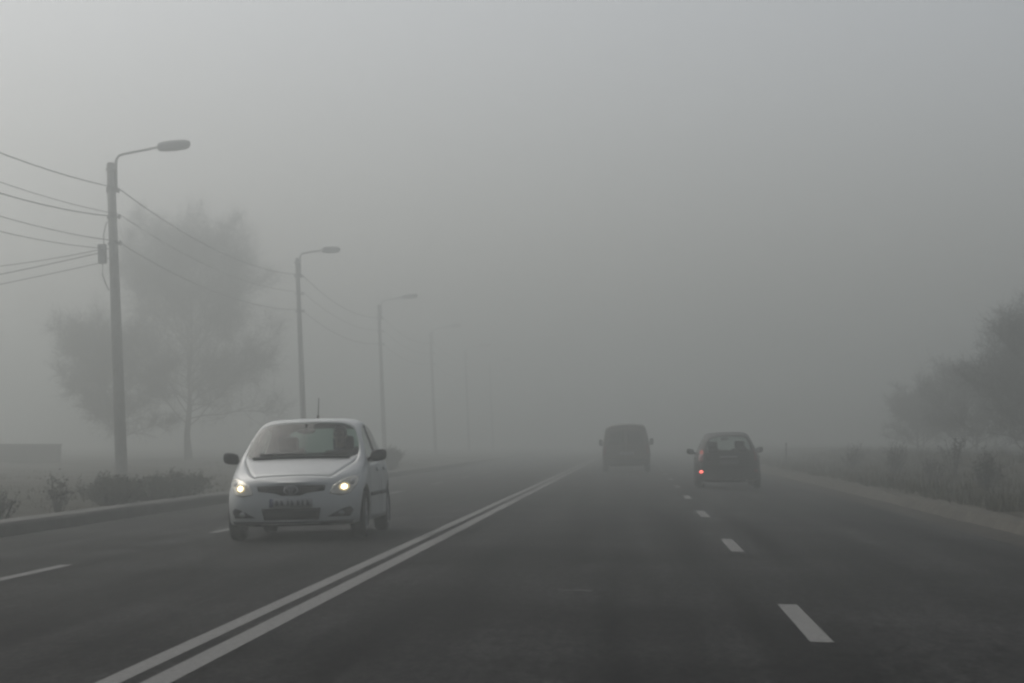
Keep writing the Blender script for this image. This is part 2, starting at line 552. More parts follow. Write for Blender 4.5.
for i, (x, y, h) in enumerate(weeds):
    make_bush('dry_weed', (x, y, terrain_z(x, y)), .8, h * .72, names_w[i] + ' clump of tall dry stems on the right verge, counting from the camera', 100 + i, 14, False, 'clumps of dry stems on the right verge')

# ------------------------------------------------------------------ wall at far left
bm = bmesh.new()
add_box(bm, (0, 0, .5), (9, .28, 1.08), .01)
r_ = empty('concrete_wall', (-33.0, 112, -.15))
tag(r_, 'low grey wall fading in fog at the left edge behind the bare shrub', 'wall')
from_bm('wall_body', bm, M['wall'], r_)
bm = bmesh.new()
add_box(bm, (0, 0, 1.085), (9.08, .38, .08), .012)
from_bm('coping', bm, M['concrete'], r_)

# ------------------------------------------------------------------ street lamps
POLE_X = -16.0
POLE_Y = [70 + 37.4 * i for i in range(6)]
LEAN = R(-2.5)
POLE_DX = [.12, .42, .12, .1, .1, .1, .12]
POLE_H = 9.85
def make_lamp():
    root = empty('street_lamp')
    bm = bmesh.new()
    add_tube(bm, [(0, 0, -.3), (0, 0, 0), (0, 0, POLE_H * .5), (0, 0, POLE_H)], [.20, .195, .165, .13], 12)
    from_bm('pole', bm, M['concrete'], root, True)
    bm = bmesh.new()
    add_tube(bm, [(0, 0, POLE_H - .02), (0, 0, POLE_H + .05)], [.115, .10], 12)
    from_bm('pole_cap', bm, M['concrete'], root)
    bm = bmesh.new()
    add_tube(bm, [(.15, 0, POLE_H - .9), (.16, 0, POLE_H - .02), (.19, 0, POLE_H + .14), (.27, 0, POLE_H + .25), (.40, 0, POLE_H + .29), (1.5, 0, POLE_H + .45), (1.68, 0, POLE_H + .47)], [.045, .045, .042, .04, .04, .036, .036], 8)
    for z in (POLE_H - .78, POLE_H - .2):
        add_tube(bm, [(0, 0, z), (0, 0, z + .07)], [.165, .165], 12)
    from_bm('arm', bm, M['galv'], root, True)
    # cobra-head lantern along local x
    bm = bmesh.new()
    secs = [(1.50, .06, .05, .06), (1.54, .12, .12, .15), (1.70, .15, .15, .18), (2.10, .16, .16, .19), (2.40, .15, .14, .16), (2.50, .11, .10, .11), (2.535, .05, .04, .05)]
    rings = []
    for (x, w, up, dn) in secs:
        zc = POLE_H + .48 + (x - 1.5) * .03
        ring = []
        for k in range(12):
            a = 2 * PI * k / 12
            ring.append(bm.verts.new((x, w * math.cos(a), zc + (up if math.sin(a) > 0 else dn) * (abs(math.sin(a)) ** .6) * (1 if math.sin(a) >= 0 else -1))))
        rings.append(ring)
    for i in range(len(rings) - 1):
        for k in range(12):
            bm.faces.new((rings[i][k], rings[i][(k + 1) % 12], rings[i + 1][(k + 1) % 12], rings[i + 1][k]))
    bm.faces.new(rings[0]); bm.faces.new(rings[-1])
    hd = from_bm('lamp_head', bm, M['lamp_grey'], root, True)
    bm = bmesh.new()
    bmesh.ops.create_uvsphere(bm, u_segments=14, v_segments=8, radius=1, matrix=Matrix.Translation((2.02, 0, POLE_H + .41)) @ Matrix.Rotation(R(-1.7), 4, 'Y') @ Matrix.Diagonal((.30, .125, .10, 1)))
    from_bm('lens', bm, M['lamp_lens'], hd, True)
    for z, s in ((9.0, .16), (8.18, .12), (7.35, .12)):
        bm = bmesh.new()
        add_tube(bm, [(.02, 0, z), (.22, 0, z + .02)], .018, 6)
        add_tube(bm, [(.22, 0, z - .07), (.22, 0, z - .02), (.22, 0, z + .05), (.22, 0, z + .09)], [.02, .045, .045, .02], 8)
        add_tube(bm, [(0, 0, z - .04), (0, 0, z + .04)], .175, 12)
        from_bm('insulator_bracket', bm, M['galv'], root)
    return root
lamp = make_lamp()
lamps = []
lab = ['nearest concrete lamp post with long arm, cable box and service wires on it',
       'second concrete lamp post of the row, directly behind the silver car roof',
       'third concrete lamp post of the row, beside the silver car mirror',
       'fourth lamp post of the row, a thin faint line in the fog',
       'fifth lamp post of the row, almost lost in the fog',
       'sixth and farthest lamp post of the row, swallowed by fog']
GRP = 'lamp posts in a row along the left side'
for i, y in enumerate(POLE_Y):
    o = lamp if i == 0 else copy_tree(lamp)
    o.location = (POLE_X + POLE_DX[i], y, -.06)
    o.rotation_euler = (0, LEAN, 0)
    tag(o, lab[i], 'street lamp', GRP)
    lamps.append(o)
    if i > 0:                                        # the farther posts are slimmer
        for ch in o.children:
            if ch.name.split('.')[0] in ('pole', 'pole_cap'): ch.scale = (.74, .74, 1)
    if i == 1:                                       # its bracket is turned along the road
        for ch in o.children:
            if ch.name.split('.')[0] in ('arm', 'lamp_head'): ch.rotation_euler = (0, 0, R(44))
# box and conduit on the nearest post only
bm = bmesh.new()
add_box(bm, (-.36, 0, 7.05), (.26, .22, .62), .03)
add_tube(bm, [(-.12, 0, 7.2), (-.26, 0, 7.2)], .02, 6)
add_tube(bm, [(-.12, 0, 6.9), (-.26, 0, 6.9)], .02, 6)
from_bm('cable_box', bm, M['lamp_grey'], lamps[0])
bm = bmesh.new()
add_tube(bm, [(-.36, 0, 6.75), (-.38, .0, 6.4), (-.28, 0, 6.1), (-.19, 0, 5.9)], .018, 6)
from_bm('cable_loop', bm, M['cable'], lamps[0])
bm = bmesh.new()
add_tube(bm, [(-.30, 0, 7.36), (-.30, 0, 7.65), (-.22, 0, 7.95), (-.17, 0, 8.05)], .016, 6)
from_bm('cable_loop', bm, M['cable'], lamps[0])

def pole_pt(i, z, dx=.22):
    y = 70 + 37.4 * i
    m = Matrix.Translation((POLE_X + POLE_DX[i], y, -.06)) @ Matrix.Rotation(LEAN, 4, 'Y')
    return m @ Vector((dx, 0, z))
def sag(a, b, s, n=18):
    return [a.lerp(b, k / n) - Vector((0, 0, 4 * s * (k / n) * (1 - k / n))) for k in range(n + 1)]
def cable(pts, r, label, group='overhead cables on the lamp posts'):
    bm = bmesh.new()
    add_tube(bm, pts, r, 5)
    o = from_bm('overhead_cable', bm, M['cable'], None, True)
    tag(o, label, 'cable', group)
def run(z, s, last, dz0=0):
    pts = []
    for i in range(-1, last):
        seg = sag(pole_pt(i, z + (dz0 if i == -1 else 0)), pole_pt(i + 1, z), s)
        pts += seg if not pts else seg[1:]
    return pts
cable(run(9.08, .62, 5), .017, 'topmost cable strung from post to post below the lamp arms')
cable(run(8.26, .55, 5), .011, 'second highest cable running on from post to post')
cable([p - Vector((.22, 0, .0)) for p in run(8.20, .72, 0)], .018, 'cable ending at the nearest post just under the second highest one')
cable([p - Vector((.10, 0, .0)) for p in run(7.42, .56, 4)], .013, 'lowest cable that runs on past the nearest post into the tree')
cable([p - Vector((.56, 0, .0)) for p in run(7.20, .62, 0)], .012, 'thin cable ending at the grey box on the nearest post')
cable(sag(pole_pt(0, 7.18, -.48), Vector((-34, 74, 7.9)), .95), .013, 'upper drooping service wire leaving the grey box to the left')
cable(sag(pole_pt(0, 7.08, -.48), Vector((-34, 72, 4.6)), .30), .016, 'middle service wire sloping down left from the grey box')
cable(sag(pole_pt(0, 6.78, -.40), Vector((-34, 71, 4.0)), .25), .013, 'lowest service wire sloping down left from the grey box')

# slender post on the right verge
p_ = empty('marker_post', (6.3, 95, .0))
tag(p_, 'slender grey marker post on the right verge beyond the black car', 'post')
bm = bmesh.new(); add_box(bm, (0, 0, .5), (.06, .05, 1.1), .01); from_bm('shaft', bm, M['post'], p_)
bm = bmesh.new(); add_box(bm, (0, -.029, .9), (.045, .008, .10), .002); from_bm('reflector', bm, M['lamp_lens'], p_)

# ------------------------------------------------------------------ vehicles
NR = 10
def loft(stations, tagger, bulge_f, bulge_r, ntags, creases):
    """stations: list of 10 (x,z,y) half-section rows, front first (front looks to -y)."""
    bm = bmesh.new()
    cl = bm.edges.layers.float.new('crease_edge')
    Lv, Rv = [], []
    for st in stations:
        l, r = [], []
        for k, (x, z, y) in enumerate(st):
            if k in (0, NR - 1):
                v = bm.verts.new((0, y, z)); l.append(v); r.append(v)
            else:
                l.append(bm.verts.new((-x, y, z))); r.append(bm.verts.new((x, y, z)))
        Lv.append(l); Rv.append(r)
    for i in range(len(stations) - 1):
        for k in range(NR - 1):
            for side, V in ((0, Lv), (1, Rv)):
                q = [V[i][k], V[i + 1][k], V[i + 1][k + 1], V[i][k + 1]]
                f = bm.faces.new(q if side else q[::-1])
                f.material_index = tagger(i, k, side)
                f.smooth = True
    for end, bul, sgn in ((0, bulge_f, -1), (len(stations) - 1, bulge_r, 1)):
        st = stations[end]
        mids = []
        for k in range(NR):
            if k in (0, NR - 1): mids.append(Lv[end][k])
            else: mids.append(bm.verts.new((0, st[k][2] + sgn * bul, st[k][1])))
        for k in range(NR - 1):
            for side, V in ((0, Lv), (1, Rv)):
                q = []
                for v in (V[end][k], V[end][k + 1], mids[k + 1], mids[k]):
                    if v not in q: q.append(v)
                f = bm.faces.new(q)
                f.material_index = tagger(-1 if end == 0 else -2, k, side)
                f.smooth = True
    for (i, k, j, l, c) in creases:
        for V in (Lv, Rv):
            e = bm.edges.get((V[i][k], V[j][l]))
            if e: e[cl] = c
    bmesh.ops.recalc_face_normals(bm, faces=bm.faces[:])
    me = bpy.data.meshes.new('shell_cage')
    bm.to_mesh(me); bm.free()
    for t in range(ntags): me.materials.append(bpy.data.materials.get('tag%d' % t) or bpy.data.materials.new('tag%d' % t))
    o = bpy.data.objects.new('shell_cage', me)
    COL.objects.link(o)
    md = o.modifiers.new('s', 'SUBSURF'); md.levels = 2; md.render_levels = 2
    em = evaluated(o)
    bpy.data.objects.remove(o)
    return em

def split_piece(em, t, gap):
    bm = bmesh.new()
    bm.from_mesh(em)
    bmesh.ops.delete(bm, geom=[f for f in bm.faces if f.material_index != t], context='FACES')
    if not bm.faces: bm.free(); return None
    if gap > 0:
        mv = {}
        for v in bm.verts:
            if v.is_boundary:
                d = Vector()
                for f in v.link_faces: d += (f.calc_center_median() - v.co).normalized()
                if d.length > 1e-6: mv[v] = d.normalized() * gap
        for v, d in mv.items(): v.co += d
    for f in bm.faces: f.material_index = 0
    return bm

def make_piece(name, bm, mats, parent, thick=.016, cutters=()):
    me = bpy.data.meshes.new(name)
    bm.to_mesh(me); bm.free()
    for m in mats: me.materials.append(m)
    o = bpy.data.objects.new(name, me)
    COL.objects.link(o)
    if thick > 0:
        md = o.modifiers.new('t', 'SOLIDIFY'); md.thickness = thick; md.offset = -1
        md.use_rim = True
        if len(mats) > 1: md.material_offset = 1; md.material_offset_rim = 0
    for c in cutters:
        b = o.modifiers.new('b', 'BOOLEAN'); b.operation = 'DIFFERENCE'; b.solver = 'EXACT'; b.object = c
    if o.modifiers:
        em = evaluated(o)
        em.name = name
        o.modifiers.clear()
        o.data = em
    o.parent = parent
    return o

def project_patch(name, outline, axis, sgn, bvh, mat, parent, off=.004, thick=.012, cell=.045, smooth=True):
    """outline in (u,v): axis 'y' -> u=x, v=z ; axis 'x' -> u=y, v=z. Draped on the shell and given thickness."""
    bm = bmesh.new()
    vs = [bm.verts.new((u, 0, v)) for u, v in outline]
    bm.faces.new(vs)
    us = [u for u, v in outline]; vv = [v for u, v in outline]
    def cuts(lo, hi): 
        n_ = max(1, int((hi - lo) / cell)); return [lo + (hi - lo) * (k + 1) / (n_ + 1) for k in range(n_)]
    for c in cuts(min(us), max(us)):
        bmesh.ops.bisect_plane(bm, geom=bm.verts[:] + bm.edges[:] + bm.faces[:], plane_co=(c, 0, 0), plane_no=(1, 0, 0))
    for c in cuts(min(vv), max(vv)):
        bmesh.ops.bisect_plane(bm, geom=bm.verts[:] + bm.edges[:] + bm.faces[:], plane_co=(0, 0, c), plane_no=(0, 0, 1))
    last = 0
    hits = {}
    for v in bm.verts:
        u, w = v.co.x, v.co.z
        o_ = Vector((u, sgn * 6, w)) if axis == 'y' else Vector((sgn * 6, u, w))
        d_ = Vector((0, -sgn, 0)) if axis == 'y' else Vector((-sgn, 0, 0))
        h = bvh.ray_cast(o_, d_)
        hits[v] = h[0]
    good = [h for h in hits.values() if h is not None]
    for v in bm.verts:
        h = hits[v]
        if h is None:
            u, w = v.co.x, v.co.z
            p = Vector((u, 0, w)) if axis == 'y' else Vector((0, u, w))
            h = min(good, key=lambda g: (Vector((g.x, 0, g.z)) - p).length if axis == 'y' else (Vector((0, g.y, g.z)) - p).length)
            h = Vector((u, h.y, w)) if axis == 'y' else Vector((h.x, u, w))
        out = Vector((0, sgn, 0)) if axis == 'y' else Vector((sgn, 0, 0))
        v.co = h + out * off
    bmesh.ops.recalc_face_normals(bm, faces=bm.faces[:])
    out = Vector((0, sgn, 0)) if axis == 'y' else Vector((sgn, 0, 0))
    geo = bmesh.ops.extrude_face_region(bm, geom=bm.faces[:])
    nv = [g for g in geo['geom'] if isinstance(g, bmesh.types.BMVert)]
    for v in nv: v.co -= out * (thick + off)
    return from_bm(name, bm, mat, parent, smooth)

def ell(cx, cz, rx, rz, n=20, p=2.0):
    o = []
    for k in range(n):
        a = 2 * PI * k / n
        c, s = math.cos(a), math.sin(a)
        o.append((cx + rx * math.copysign(abs(c) ** (2 / p), c), cz + rz * math.copysign(abs(s) ** (2 / p), s)))
    return o

def make_wheel(parent, x, y, r, w, rim_mat, spokes=7):
    s = 1 if x > 0 else -1
    bm = bmesh.new()
    prof = [(-w / 2 + .01, r * .66), (-w / 2, r * .74), (-w / 2 + .01, r * .93), (-w / 2 + .035, r * .99), (0, r), (w / 2 - .035, r * .99), (w / 2 - .01, r * .93), (w / 2, r * .74), (w / 2 - .01, r * .66)]
    N = 32
    rings = [[bm.verts.new((x + px, y + pr * math.cos(2 * PI * k / N), r + pr * math.sin(2 * PI * k / N))) for k in range(N)] for px, pr in prof]
    m_ = len(prof)
    for i in range(m_):
        for k in range(N):
            bm.faces.new((rings[i][k], rings[i][(k + 1) % N], rings[(i + 1) % m_][(k + 1) % N], rings[(i + 1) % m_][k]))
    wh = from_bm('wheel', bm, M['rubber'], parent, True)
    bm = bmesh.new()
    fx = x + s * (w / 2 - .03)
    rot = Matrix.Rotation(PI / 2, 4, 'Y')
    # barrel, hub and spokes
    ro, ri = r * .68, r * .60
    a0 = [bm.verts.new((fx + s * .02, y + ro * math.cos(2 * PI * k / N), r + ro * math.sin(2 * PI * k / N))) for k in range(N)]
    a1 = [bm.verts.new((fx + s * .02, y + ri * math.cos(2 * PI * k / N), r + ri * math.sin(2 * PI * k / N))) for k in range(N)]
    a2 = [bm.verts.new((fx - s * .10, y + ri * math.cos(2 * PI * k / N), r + ri * math.sin(2 * PI * k / N))) for k in range(N)]
    for k in range(N):
        j = (k + 1) % N
        bm.faces.new((a0[k], a0[j], a1[j], a1[k])); bm.faces.new((a1[k], a1[j], a2[j], a2[k]))
    bmesh.ops.create_cone(bm, cap_ends=True, segments=16, radius1=r * .2, radius2=r * .17, depth=.05, matrix=Matrix.Translation((fx, y, r)) @ rot)
    for k in range(spokes):
        a = 2 * PI * k / spokes
        add_box(bm, (fx, y + math.cos(a) * r * .4, r + math.sin(a) * r * .4), (.03, r * .46, r * .15), .008, 1, Matrix.Rotation(a, 4, 'X'))
    from_bm('rim', bm, rim_mat, wh)
    bm = bmesh.new()
    bmesh.ops.create_cone(bm, cap_ends=True, segments=N, radius1=r * .6, radius2=r * .6, depth=.03, matrix=Matrix.Translation((fx - s * .09, y, r)) @ rot)
    from_bm('brake_drum', bm, M['plastic'], wh)
    return wh

def make_mirror(parent, side, x, y, z, mat, sx=.20, sz=.15, face=-1):
    bm = bmesh.new()
    bmesh.ops.create_uvsphere(bm, u_segments=16, v_segments=10, radius=.5)
    for v in bm.verts:
        c = v.co * 2
        for i in range(3):
            c[i] = math.copysign(abs(c[i]) ** .62, c[i])
        v.co = Vector((side * (x + sx * .5) + c.x * sx / 2, y + c.y * .07 - (.03 if c.x * side > .4 else 0) * face, z + c.z * sz / 2 + .012 * c.x * side))
    add_box(bm, (side * (x - .015), y + .01, z - sz * .32), (.10, .05, .05), .015)
    m = from_bm('wing_mirror', bm, mat, parent, True)
    bm = bmesh.new()
    add_box(bm, (side * (x + sx * .5), y + .062 * -face, z), (sx * .8, .022, sz * .72), .008)
    from_bm('mirror_glass', bm, M['chrome'], m)
    return m

def make_seat(parent, x, y, w=.50):
    bm = bmesh.new()
    add_box(bm, (x, y, .42), (w, .52, .20), .06, 3)
    add_box(bm, (x, y + .30, .74), (w * .94, .16, .66), .07, 3, Matrix.Rotation(R(-14), 4, 'X'))
    s = from_bm('seat', bm, M['seat'], parent, True)
    bm = bmesh.new()
    add_box(bm, (x, y + .41, 1.16), (w * .54, .11, .20), .045, 3)
    for q in (-.06, .06): add_tube(bm, [(x + q, y + .40, 1.0), (x + q, y + .41, 1.10)], .008, 6)
    from_bm('headrest', bm, M['seat'], s, True)

# --- hatchback cage.  rows: 0 floor centre,1 floor edge,2 sill,3 lower side,4 shoulder,5 belt,6 window top,7 roof edge,8 roof mid,9 roof centre
def S(y, *rows): return [(r[0], r[1], r[2] if len(r) > 2 else y) for r in rows]
HATCH = [
 S(-1.80, (0,.20),(.44,.20),(.54,.23,-1.79),(.58,.37,-1.82),(.585,.54,-1.80),(.54,.645,-1.775),(.47,.68,-1.765),(.36,.70,-1.77),(.19,.715,-1.785),(0,.72,-1.79)),
 S(-1.74, (0,.18),(.58,.18),(.70,.21,-1.72),(.745,.37,-1.71),(.745,.58,-1.66),(.68,.715,-1.62),(.59,.755,-1.64),(.50,.775,-1.67),(.25,.79,-1.70),(0,.795,-1.71)),
 S(-1.52, (0,.17),(.66,.17),(.80,.21),(.825,.39),(.822,.63,-1.46),(.755,.785,-1.42),(.70,.825,-1.44),(.60,.845,-1.47),(.29,.862,-1.50),(0,.87,-1.51)),
 S(-1.20, (0,.17),(.68,.17),(.83,.21),(.845,.42),(.842,.70),(.80,.86,-1.1),(.755,.895,-1.12),(.67,.918,-1.15),(.36,.94,-1.18),(0,.95,-1.2)),
 S(-.86, (0,.17),(.69,.17),(.838,.21),(.848,.44),(.845,.74),(.832,.915,-.80),(.815,.948,-.79),(.785,.972,-.86),(.44,.994,-.965),(0,1.0,-1.0)),
 S(-.30, (0,.17),(.69,.17),(.84,.21),(.848,.45),(.846,.76),(.815,.925),(.665,1.36,-.20),(.622,1.442,-.24),(.36,1.468,-.30),(0,1.474,-.32)),
 S(.18, (0,.17),(.69,.17),(.84,.21),(.848,.45),(.846,.77),(.815,.935),(.660,1.415),(.60,1.494),(.35,1.510),(0,1.515)),
 S(.27, (0,.17),(.69,.17),(.84,.21),(.848,.45),(.846,.77),(.815,.937),(.658,1.42),(.598,1.496),(.35,1.511),(0,1.516)),
 S(.98, (0,.17),(.69,.17),(.84,.21),(.848,.45),(.846,.79),(.81,.965),(.645,1.40),(.58,1.458),(.34,1.482),(0,1.494)),
 S(1.30, (0,.18),(.68,.18),(.83,.22),(.842,.46),(.84,.80),(.79,.985,1.20),(.61,1.355,1.28),(.54,1.415,1.36),(.32,1.45,1.42),(0,1.462,1.44)),
 S(1.50, (0,.19),(.66,.19),(.81,.24),(.83,.47),(.825,.80,1.46),(.785,.96,1.44),(.625,1.315,1.42),(.55,1.375,1.50),(.33,1.405,1.56),(0,1.415,1.58)),
 S(1.68, (0,.20),(.62,.20),(.77,.25,1.66),(.80,.46,1.65),(.80,.76,1.58),(.77,.915,1.56),(.715,.985,1.63),(.655,.99,1.70),(.36,.985,1.755),(0,.985,1.77)),
 S(1.80, (0,.22),(.55,.22),(.72,.27,1.75),(.76,.46,1.74),(.755,.64,1.72),(.74,.70,1.715),(.70,.72,1.755),(.63,.72,1.79),(.36,.715,1.825),(0,.71,1.835)),
 S(1.84, (0,.25),(.48,.25,1.82),(.62,.29,1.82),(.67,.44,1.83),(.67,.55,1.82),(.64,.60,1.81),(.60,.62,1.81),(.50,.63,1.83),(.28,.63,1.845),(0,.63,1.85)),
]
# tags
T_BODY, T_BONNET, T_SCREEN, T_REAR, T_TAIL, T_FDL, T_FDR, T_RDL, T_RDR, T_WFL, T_WFR, T_WRL, T_WRR, T_BP, T_FLOOR, T_BPR = range(16)
def hatch_tags(i, k, side):
    if k in (0,): return T_FLOOR
    if i < 0: return T_BODY
    if k >= 7 and 0 < i < 4: return T_BONNET
    if k >= 7 and i == 4: return T_SCREEN
    if k >= 7 and i == 10: return T_REAR
    if k >= 7 and i == 11: return T_TAIL
    if k in (2, 3, 4):
        if i in (4, 5): return T_FDR if side else T_FDL
        if i in (7,): return T_RDR if side else T_RDL
    if k == 5:
        if i in (4, 5): return T_WFR if side else T_WFL
        if i == 7: return T_WRR if side else T_WRL
        if i == 6: return T_BPR if side else T_BP
    return T_BODY
HC_CR = []
for k in (7, 8): HC_CR += [(4, k, 4, k + 1, .75), (5, k, 5, k + 1, .45), (10, k, 10, k + 1, .6), (11, k, 11, k + 1, .5)]
HC_CR += [(4, 7, 5, 7, .8), (10, 7, 11, 7, .8)]
for i in (4, 5, 6, 7): HC_CR += [(i, 5, i + 1, 5, .8), (i, 6, i + 1, 6, .7)]
for i in range(1, 12): HC_CR += [(i, 2, i + 1, 2, .5)]
HC_CR += [(8, 5, 8, 6, .6), (4, 5, 4, 6, .8)]

def scale_st(st, sx, sy, sz, taper=0.0): return [[(x * sx * (1 - taper * max(0, z - .9) / .6), z * sz, y * sy) for (x, z, y) in s] for s in st]

def build_hatch(root, paint, glass, sc=(1, 1, 1), wheel_r=.29, axles=(-1.18, 1.28), rim='rim', taper=0.0):
    stt = scale_st(HATCH, *sc, taper)
    em = loft(stt, hatch_tags, .055, .035, 16, HC_CR)
    bmv = bmesh.new(); bmv.from_mesh(em); bvh = BVHTree.FromBMesh(bmv); bmv.free()
    # wheel-arch cutters (deleted afterwards)
    cut = []
    for ya in axles:
        for s in (-1, 1):
            bm = bmesh.new()
            bmesh.ops.create_cone(bm, cap_ends=True, segments=36, radius1=wheel_r + .055, radius2=wheel_r + .055, depth=.6, matrix=Matrix.Translation((s * (.86 * sc[0] + .02), ya * sc[1], wheel_r + .01)) @ Matrix.Rotation(PI / 2, 4, 'Y'))
            cut.append(from_bm('arch_cutter', bm, M['plastic']))
    bm = split_piece(em, T_BODY, .0)
    body = make_piece('body', bm, [paint, M['trim']], root, .018, cut)
    def simple(t, name, mats, parent, gap=.0035, th=.016, cutters=()):
        b = split_piece(em, t, gap)
        return make_piece(name, b, mats, parent, th, cutters)
    simple(T_FLOOR, 'floor_pan', [M['plastic'], M['trim']], root, 0, .01, cut)
    simple(T_BONNET, 'bonnet', [paint, M['trim']], root, .0013)
    ws = simple(T_SCREEN, 'windscreen', [glass], root, 0, 0)
    tg = simple(T_TAIL, 'tailgate', [paint, M['trim']], root, .004)
    simple(T_REAR, 'rear_window', [glass], root, 0, 0)
    for t in (T_BP, T_BPR): simple(t, 'door_pillar', [M['plastic']], root, 0, .014)
    doors = []
    for td, tw, s in ((T_FDL, T_WFL, -1), (T_FDR, T_WFR, 1), (T_RDL, T_WRL, -1), (T_RDR, T_WRR, 1)):
        rear = td in (T_RDL, T_RDR)
        d = simple(td, 'door', [paint, M['trim']], root, .004, .016, cut if rear else ())
        simple(tw, 'window', [M['side_glass']], d, 0, 0)
        yh = (.80 if rear else .06) * sc[1]
        project_patch('handle', [(yh - .11, .80), (yh + .08, .80), (yh + .085, .825), (yh + .08, .845), (yh - .11, .845)], 'x', s, bvh, paint, d, .03, .01)
        yy = (.30, .92) if rear else (-.78, .16)
        project_patch('rubbing_strip', [(yy[0] * sc[1], .50), (yy[1] * sc[1], .505), (yy[1] * sc[1], .55), (yy[0] * sc[1], .545)], 'x', s, bvh, M['plastic'], d, .012, .01)
        doors.append(d)
    for c in cut: bpy.data.objects.remove(c)
    for ya in axles:
        for s in (-1, 1):
            make_wheel(root, s * (.745 * sc[0]), ya * sc[1], wheel_r, .185, M[rim])
            # wheel-well liner
            bm = bmesh.new()
            rr = wheel_r + .06
            n_ = 18
            v0 = [bm.verts.new((s * .80 * sc[0], ya * sc[1] + rr * math.cos(PI * k / n_), wheel_r + rr * math.sin(PI * k / n_))) for k in range(n_ + 1)]
            v1 = [bm.verts.new((s * .55 * sc[0], ya * sc[1] + rr * math.cos(PI * k / n_), wheel_r + rr * math.sin(PI * k / n_))) for k in range(n_ + 1)]
            for k in range(n_): bm.faces.new((v0[k], v0[k + 1], v1[k + 1], v1[k]))
            bm.faces.new(v1)
            from_bm('wheel_arch_liner', bm, M['plastic'], root, False)
    # cabin
    bm = bmesh.new()
    add_box(bm, (0, -.62 * sc[1], .83), (1.36, .55, .20), .05, 3)
    add_box(bm, (0, -.72 * sc[1], .60), (1.40, .30, .40), .05, 2)
    from_bm('dashboard', bm, M['trim'], root, True)
    for x in (-.36, .36): make_seat(root, x, .02)
    bm = bmesh.new()
    add_box(bm, (0, .86, .42), (1.22, .50, .20), .06, 3)
    add_box(bm, (0, 1.14, .74), (1.22, .15, .54), .06, 3, Matrix.Rotation(R(-16), 4, 'X'))
    rs = from_bm('rear_seat', bm, M['seat'], root, True)
    for x in (-.38, .38):
        bm = bmesh.new()
        add_box(bm, (x, 1.25, 1.05), (.24, .09, .13), .035, 3)
        from_bm('headrest', bm, M['seat'], rs, True)
    bm = bmesh.new()
    bmesh.ops.create_uvsphere(bm, u_segments=12, v_segments=8, radius=1, matrix=Matrix.Translation((0, -.42, 1.325)) @ Matrix.Diagonal((.12, .03, .036, 1)))
    add_tube(bm, [(0, -.42, 1.33), (0, -.40, 1.41)], .01, 6)
    from_bm('rear_view_mirror', bm, M['plastic'], root, True)
    bm = bmesh.new()
    c0 = Vector((.36, -.38, .86)); rot = Matrix.Rotation(R(-25), 3, 'X')
    N = 22
    rings = []
    for k in range(N):
        a = 2 * PI * k / N
        ctr = Vector((math.cos(a) * .175, 0, math.sin(a) * .175)); rad = ctr.normalized()
        rings.append([bm.verts.new(c0 + rot @ (ctr + rad * .014 * math.cos(b) + Vector((0, .014 * math.sin(b), 0)))) for b in [2 * PI * j / 6 for j in range(6)]])
    for k in range(N):
        for j in range(6):
            bm.faces.new((rings[k][j], rings[k][(j + 1) % 6], rings[(k + 1) % N][(j + 1) % 6], rings[(k + 1) % N][j]))
    add_box(bm, c0, (.33, .02, .04), .008)
    add_tube(bm, [c0, c0 + Vector((0, -.28, -.10))], .03, 8)
    from_bm('steering_wheel', bm, M['plastic'], root, True)
    return body, doors, tg, bvh

def wiper(root, bvh, x0, x1, z0, z1):
    pass

# ---------------- silver hatchback, coming towards us
SIL = empty('hatchback', (0, 0, 0))
tag(SIL, 'silver hatchback driving towards the camera with both headlights lit', 'car', 'cars on the road')
body, doors, tg, bvh = build_hatch(SIL, M['silver'], M['glass'], (1, 1, .985), wheel_r=.29, taper=.02)
for s in (-1, 1):
    pts = [(s * .46, .565), (s * .60, .535), (s * .70, .565), (s * .765, .66), (s * .775, .755), (s * .72, .765), (s * .60, .725), (s * .50, .655)]
    hl = project_patch('headlight', pts, 'y', -1, bvh, M['reflector'], SIL, .006, .02, .03)
    hb = project_patch('lit_bulb', ell(s * .63, .64, .058, .047, 16), 'y', -1, bvh, M['beam_soft'], hl, .014, .005, .03)
    project_patch('lit_core', ell(s * .63, .64, .032, .027, 14), 'y', -1, bvh, M['beam'], hb, .018, .003, .03)
    project_patch('indicator', ell(s * .715, .70, .03, .032, 12), 'y', -1, bvh, M['lamp_lens'], hl, .012, .004, .03)
    # front fog recess
    fr = [(s * .43, .285), (s * .70, .285), (s * .735, .36), (s * .70, .405), (s * .60, .375)]
    project_patch('fog_lamp_recess', fr, 'y', -1, bvh, M['plastic'], SIL, .005, .01, .04)
    project_patch('fog_lamp', ell(s * .60, .325, .035, .030, 12), 'y', -1, bvh, M['dull_chrome'], SIL, .012, .004, .03)
gr = project_patch('grille', [(-.42, .665), (-.40, .60), (-.20, .575), (-.11, .545), (.11, .545), (.20, .575), (.40, .60), (.42, .665), (.2, .668), (0, .672), (-.2, .668)], 'y', -1, bvh, M['plastic'], SIL, .005, .01, .05)
for z in (.605, .635):
    project_patch('grille_bar', [(-.33, z - .005), (.33, z - .005), (.33, z + .005), (-.33, z + .005)], 'y', -1, bvh, M['rim_dark'], gr, .010, .003, .05)
em_ = project_patch('emblem', ell(0, .613, .088, .060, 24), 'y', -1, bvh, M['dull_chrome'], gr, .016, .004, .04)
for (cx, cz, rx, rz) in ((0, .613, .074, .048),):
    project_patch('emblem_ground', ell(cx, cz, rx, rz, 24), 'y', -1, bvh, M['plastic'], em_, .020, .002, .04)
